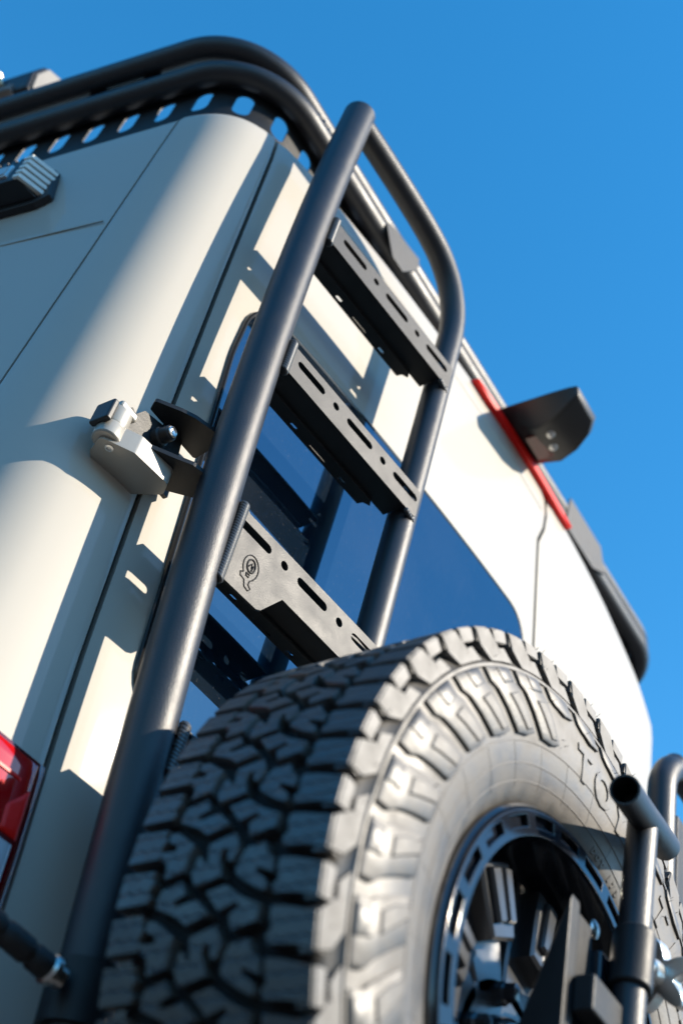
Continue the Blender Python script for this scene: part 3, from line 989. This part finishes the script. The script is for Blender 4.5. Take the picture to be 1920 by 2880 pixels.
def shoulder(poly_face, drop):
    """outer shoulder block with the part that runs down the sidewall; drop: list of (theta, r) polygon"""
    def ex(mb):
        V = []; F = []
        for y, sh in ((-.080, 0), (-.0925, .0), (-.0940, .0012)):
            cth = sum(t for t, r in drop) / len(drop); cr_ = sum(r for t, r in drop) / len(drop)
            for t, r in drop:
                V.append(pol(cr_ + (r - cr_) * (1 - sh * 30), cth + (t - cth) * (1 - sh * 45), y))
        n = len(drop)
        for k in range(2):
            for i in range(n): F.append((k * n + i, k * n + (i + 1) % n, (k + 1) * n + (i + 1) % n, (k + 1) * n + i))
        F.append(tuple(2 * n + i for i in range(n)))
        mb.add(V, F)
    return ex
# front shoulder, two kinds in turn (angles anchored on the photographed blocks)
fw = [(1.05, -.2965), (.75, -.310), (-.2, -.3362), (-4.05, -.3362), (-3.25, -.316), (-3.05, -.2965), (-2.0, -.2945), (-1.4, -.2985), (.1, -.2960)]
repeat(tread_block(fw, 'shoulder_tread_block', shoulder(fw, [(.0, .3866), (-4.2, .3866), (-3.6, .370), (-.9, .3555), (3.0, .3555), (2.2, .370)])))
fn = [(6.35, -.2965), (6.05, -.310), (4.95, -.3362), (1.25, -.3362), (2.00, -.316), (2.25, -.2965), (3.2, -.2945), (3.8, -.2985), (5.3, -.2960)]
def narrow_extra(mb):
    shoulder(fn, [(5.1, .3866), (1.1, .3866), (1.3, .3745), (5.2, .3745)])(mb)
    shoulder(fn, [(4.0, .3695), (1.9, .3685), (2.8, .3560), (6.3, .3560)])(mb)
repeat(tread_block(fn, 'shoulder_tread_block', narrow_extra))
for sh in (0, PD / 2):
    bk = [(1.85 + sh, -.1500), (1.7 + sh, -.1815), (.9 + sh, -.1795), (.2 + sh, -.1835), (-.8 + sh, -.1790), (-1.5 + sh, -.1835), (-2.15 + sh, -.1800), (-2.25 + sh, -.1500)]
    repeat(tread_block(bk, 'shoulder_tread_block'))
# lugs on the sidewall
def sidewall_solid(mb, poly, h0, h1, ins=.0014):
    """poly in (theta, r): raised patch that follows the sidewall"""
    c_t = sum(t for t, r in poly) / len(poly); c_r = sum(r for t, r in poly) / len(poly)
    den = []
    n = len(poly)
    for i in range(n):
        t0, r0 = poly[i]; t1, r1 = poly[(i + 1) % n]
        L = math.hypot(R(t1 - t0) * .32, r1 - r0); m = max(1, int(L / .006))
        for k in range(m): den.append((t0 + (t1 - t0) * k / m, r0 + (r1 - r0) * k / m))
    P = [(R(t) * .32, r) for t, r in den]
    rings = [(h0, P), (h1 - .0008, P), (h1, inset(P, ins))]
    V = []; F = []
    for h, lp in rings:
        for s, r in lp: V.append(pol(r, math.degrees(s / .32), sw_y(r) - h))
    m = len(P)
    for k in range(2):
        for i in range(m): F.append((k * m + i, k * m + (i + 1) % m, (k + 1) * m + (i + 1) % m, (k + 1) * m + i))
    tri = tessellate_polygon([[Vector((s * 1000, r * 1000, 0)) for s, r in rings[2][1]]])
    F += [tuple(2 * m + i for i in t) for t in tri]
    mb.add(V, F)
T0 = 3.9
lug = [(T0, .3500), (T0 + .2, .3360), (T0 + 1.2, .3300), (T0 + 3.0, .3110), (T0 + 4.9, .2905), (T0 + 2.0, .2865), (T0 - 2.2, .2880), (T0 - 4.4, .3080), (T0 - 6.6, .3280), (T0 - 8.0, .3360), (T0 - 8.2, .3500)]
mb = MB(); sidewall_solid(mb, lug, -.001, .0040, .0034)
lg = mb.build('sidewall_lug', RUBBER, tyre, angle=30)
def in_words(k):
    t = (T0 + PD * k) % 360
    return 78 < t < 162 or 198 < t < 305
def repeat_where(o, test):
    first = True
    for k in range(NP):
        if not test(k): continue
        c = o if first else o.copy()
        if not first: col.objects.link(c); c.parent = o.parent
        c.rotation_euler = (0, R(PD * k), 0); first = False
repeat_where(lg, lambda k: not in_words(k))
short = [(T0, .3500), (T0 + .1, .3400), (T0 + 1.0, .3330), (T0 - 2.2, .3290), (T0 - 5.6, .3330), (T0 - 6.9, .3380), (T0 - 7.4, .3500)]
mb = MB(); sidewall_solid(mb, short, -.001, .0040, .0034)
repeat_where(mb.build('sidewall_lug', RUBBER, tyre, angle=30), in_words)
top = [(T0 - .2, .3492), (T0 - .2, .3375), (T0 - 3.3, .3330), (T0 - 4.0, .3492)]
mb = MB(); sidewall_solid(mb, [(T0 - .9, .3490), (T0 - .5, .3360), (T0 - 4.2, .3330), (T0 - 4.8, .3490)], .003, .0054, .0026); sidewall_solid(mb, [(T0 - .4, .3260), (T0 + 1.6, .3110), (T0 + 3.2, .2925), (T0 + 1.2, .2910), (T0 - 1.0, .3060), (T0 - 3.4, .3240)], .003, .0056, .0026)
repeat_where(mb.build('sidewall_step', RUBBER, tyre, angle=30), lambda k: not in_words(k))
# thin ribs round the sidewall and radial witness lines
for r in (.282, .262, .246):
    m_ = MB(); tube(m_, [pol(r, 360 * k / 160, sw_y(r) - .0001) for k in range(161)], .0006, 6, cap=False); m_.build('sidewall_rib', RUBBER, tyre)
for t in range(6, 366, 12):
    m_ = MB(); tube(m_, [pol(r, t + random.uniform(-.2, .2), sw_y(r) + .0001) for r in (.241, .250, .26, .27, .281)], .0004, 5); m_.build('radial_line', RUBBER, tyre)
# raised maker's name and date code
def letters(word, th0, step, r0, size, ext, name, xs=1.0):
    for i, ch in enumerate(word):
        if ch == ' ': continue
        tv, tf = text_mesh(ch, size, ext, .0006)
        th = th0 + i * step
        V = [pol(r0 + v.y, th + math.degrees(v.x * xs / (r0 + v.y)), sw_y(r0 + v.y) + .0004 - v.z - ext) for v in tv]
        MB().add(V, tf).build(name, RUBBER, tyre, smooth=False)
letters('TOYO', 84.6, 8.6, .2810, .050, .0008, 'sidewall_letter', .98)
letters('TIRES', 125.0, 7.4, .2830, .050, .0009, 'sidewall_letter', .95)
letters('OPEN COUNTRY', 205, 8.2, .2860, .038, .0009, 'sidewall_letter', 1.0)
letters('DOT 173', 97.0, 2.35, .2345, .0085, .0004, 'date_code', 1.1)
# moulding hairs
V = []; F = []
def hair(p, d, L):
    d = d.normalized(); u = d.cross(Vector((.3, .2, .9))).normalized(); w = d.cross(u); n0 = len(V)
    bendv = Vector((random.uniform(-.3, .3), random.uniform(-.1, .3), random.uniform(-.3, .3)))
    for k, r in ((0, .00042), (.5, .00034), (1, .0001)):
        q = p + d * L * k + bendv * L * k * k * .6
        for a in range(3): V.append(q + (u * math.cos(2.094 * a) + w * math.sin(2.094 * a)) * r)
    for k in range(2):
        for a in range(3): F.append((n0 + k * 3 + a, n0 + k * 3 + (a + 1) % 3, n0 + k * 3 + 3 + (a + 1) % 3, n0 + k * 3 + 3 + a))
for k in range(150):
    t = random.uniform(0, 360)
    if random.random() < .6:
        r = random.choice((.3860, .370, .358, .384)); hair(pol(r, t, -.092), pol(.35, t, 0).normalized() * .6 + Vector((0, -1, 0)) * .9, random.uniform(.005, .010))
    else:
        r = random.choice((.347, .335, .30, .295)); hair(pol(r, t, sw_y(r) - .002), Vector((random.uniform(-.4, .4), -1, random.uniform(-.4, .4))), random.uniform(.004, .009))
hs = MB().add(V, F).build('moulding_hairs', RUBBER, tyre, smooth=False); hs['kind'] = 'stuff'

# rim
V = []; F = []
rp = [(.2235, -.060), (.2270, -.078), (.2265, -.0855), (.2235, -.0880), (.2195, -.0862), (.2190, -.0845), (.1985, -.0845), (.1965, -.0650), (.1945, -.030), (.1900, -.018), (.1860, -.020), (.1830, .000), (.1800, .030), (.1750, .085), (.19, .10), (.222, .10)]
for r, y in rp:
    for k in range(120): V.append(pol(r, 3 * k, y))
for i in range(len(rp) - 1):
    for k in range(120):
        k2 = (k + 1) % 120; F.append((i * 120 + k, i * 120 + k2, (i + 1) * 120 + k2, (i + 1) * 120 + k))
rim = MB().add(V, F).build('wheel_rim', RIM, wheel, angle=30)
# outer ring with 24 long slots
def polar_plate(mb, outer, inner_, holes, y, th):
    lo = [(t, outer) for t in range(0, 360, 3)]; li = [(t, inner_) for t in range(0, 360, 3)]
    xy = lambda l: [(-math.cos(R(t)) * r, math.sin(R(t)) * r) for t, r in l]
    plate(mb, xy(lo), [xy(li)] + [xy(h) for h in holes], (0, y, 0), (1, 0, 0), (0, 0, 1), (0, 1, 0), th)
HO = []
for k in range(24):
    t0 = 2.0 + 15 * k
    h = [(t0 + 10.6 * q / 8, .2155) for q in range(9)] + [(t0 + 10.6 * q / 8, .2050) for q in range(8, -1, -1)]
    HO.append(h)
mb = MB(); polar_plate(mb, .2205, .1965, HO, -.0905, .0045)
bevel(mb.build('bead_ring', RIM, rim, angle=30), .0012)
m_ = MB(); disc_stack(m_, pol(.2105, 1.2, -.0855), (0, -1, 0), [(0, .0034), (.0030, .0034), (.0042, .0024), (.0043, 0)], 12)
rb_ = m_.build('ring_bolt', CHROME, rim)
for k in range(1, 24):
    c_ = rb_.copy(); col.objects.link(c_); c_.parent = rim; c_.rotation_euler = (0, R(15 * k), 0)
# nine chunky spokes
def spoke_mesh():
    mb = MB()
    def layer(poly, y0, y1, ins):
        P = [(-math.cos(R(t)) * r, math.sin(R(t)) * r) for t, r in poly]
        I = inset(P, ins); n = len(P)
        Vv = [Vector((a, y0, b)) for a, b in P] + [Vector((a, y1 + .003, b)) for a, b in P] + [Vector((a, y1, b)) for a, b in I]
        Ff = []
        for k in range(2):
            for i in range(n): Ff.append((k * n + i, k * n + (i + 1) % n, (k + 1) * n + (i + 1) % n, (k + 1) * n + i))
        Ff.append(tuple(2 * n + i for i in range(n)))
        mb.add(Vv, Ff)
    layer([(-12.5, .193), (-13.5, .150), (-17, .105), (-19.5, .070), (19.5, .070), (17, .105), (13, .150), (12, .193)], .010, -.026, .005)
    layer([(-9.5, .184), (-10.5, .150), (-11, .112), (11, .112), (10, .150), (8.5, .184)], -.024, -.046, .006)
    layer([(-7.0, .175), (-7.6, .125), (-1.2, .125), (-1.0, .175)], -.044, -.0525, .0035)
    layer([(1.2, .175), (1.4, .125), (7.4, .125), (6, .175)], -.044, -.0525, .0035)
    return mb
sp_ = spoke_mesh().build('spoke', SPOKE, rim, angle=25)
sp_.rotation_euler = (0, R(62), 0)
for k in range(1, 9):
    c_ = sp_.copy(); col.objects.link(c_); c_.parent = rim; c_.rotation_euler = (0, R(62 + 40 * k), 0)
m_ = MB(); disc_stack(m_, (0, .02, 0), (0, -1, 0), [(0, .085), (.040, .085), (.046, .080), (.046, .048), (.060, .045), (.064, .040), (.064, .0)], 48)
bevel(m_.build('hub', SPOKE, rim, angle=30), .001)
m_ = MB(); disc_stack(m_, pol(.066, 10, -.026), (0, -1, 0), [(0, .011), (.010, .011), (.012, .009), (.022, .008), (.024, .0)], 6)
ln = m_.build('lug_nut', SPOKE, rim)
for k in range(1, 6):
    c_ = ln.copy(); col.objects.link(c_); c_.parent = rim; c_.rotation_euler = (0, R(60 * k), 0)

# ------------------------------------------------------------------ tyre clamp in front of the wheel
KB = Vector((.28, -.38, 1.10))
cl = thing('wheel_clamp', 'black tube clamp with open cross tube and silver star knob over the spare wheel', 'clamp', KB)
m_ = MB(); tube(m_, [(.262, -.38, .95), (.269, -.38, 1.256), (.279, -.38, 1.40), (.2855, -.38, 1.478)], .0155, 28); m_.build('post', COAT, cl, base=KB)
m_ = MB(); tube(m_, [(.196, -.400, 1.446), (.260, -.388, 1.466), (.372, -.368, 1.502)], .0150, 32, hollow=.86); m_.build('cross_tube', COAT, cl, base=KB)
m_ = MB(); tube(m_, [(.277, -.38, 1.345), (.2705, -.38, 1.285)], .0200, 28)
bevel(m_.build('clamp_collar', PLATE, cl, base=KB), .003)
st = Vector((.36, .02, .11)).normalized()
kc_ = Vector((.292, -.380, 1.322))
m_ = MB(); disc_stack(m_, kc_, st, [(0, .010), (.012, .010), (.014, .0125), (.036, .0125), (.044, .010)], 20); m_.build('knob_stem', ALU, cl, base=KB)
m_ = MB()
ax = st; uu = ax.cross(Vector((0, 1, 0))).normalized(); ww = ax.cross(uu)
kk = kc_ + ax * .044
out = []
for k in range(60):
    a = 2 * math.pi * k / 60; rr = .026 + .0095 * math.cos(5 * a); out.append((rr * math.cos(a), rr * math.sin(a)))
plate(m_, out, [], kk, uu, ww, ax, .024)
bevel(m_.build('star_knob', ALU, cl, base=KB), .004, 3)
# arms and plates that hold the wheel
m_ = MB(); plate(m_, [(-.362, 1.334), (-.362, 1.02), (-.262, 1.02), (-.322, 1.215)], [], (.180, 0, 0), (0, 1, 0), (0, 0, 1), (1, 0, 0), .020)
bevel(m_.build('wedge_arm', PLATE, cl, base=KB), .003)
m_ = MB(); plate(m_, [(.212, 1.336), (.246, 1.336), (.252, 1.295), (.252, 1.08), (.200, 1.08)], [], (0, -.352, 0), (1, 0, 0), (0, 0, 1), (0, 1, 0), .012)
bevel(m_.build('mount_plate', PLATE, cl, base=KB), .002)
m_ = MB(); box(m_, (.238, -.372, 1.246), (.085, .020, .034)); bevel(m_.build('cross_block', PLATE, cl, base=KB), .003)
m_ = MB(); box(m_, (.262, -.352, 1.2), (.030, .020, .23)); bevel(m_.build('back_bar', RIM, cl, base=KB), .003)
m_ = MB(); disc_stack(m_, (.262, -.345, 1.345), (0, -1, 0), [(0, .009), (.002, .009), (.004, .006), (.005, .0)], 14); m_.build('bolt', STEEL, cl, base=KB)

# ------------------------------------------------------------------ second carrier frame on the right rear door
FB = Vector((1.05, -.08, 1.7))
fr = thing('carrier_frame', 'bent black tube frame with flat dark panel at the far right edge', 'carrier', FB)
m_ = MB(); tube(m_, smooth_path([(.985, -.10, 1.50), (.985, -.10, 1.85), (.985, -.10, 2.03), (.995, -.10, 2.085), (1.03, -.10, 2.125), (1.09, -.10, 2.14), (1.5, -.10, 2.14)], 8), .0245, 28); m_.build('bent_tube', COAT, fr, base=FB)
m_ = MB(); box(m_, (1.30, -.105, 1.72), (.54, .012, .62)); bevel(m_.build('flat_panel', PLATE, fr, base=FB), .003)
m_ = MB(); tube(m_, [(1.43, -.10, 1.5), (1.43, -.10, 2.12)], .0245, 24); m_.build('inner_post', COAT, fr, base=FB)
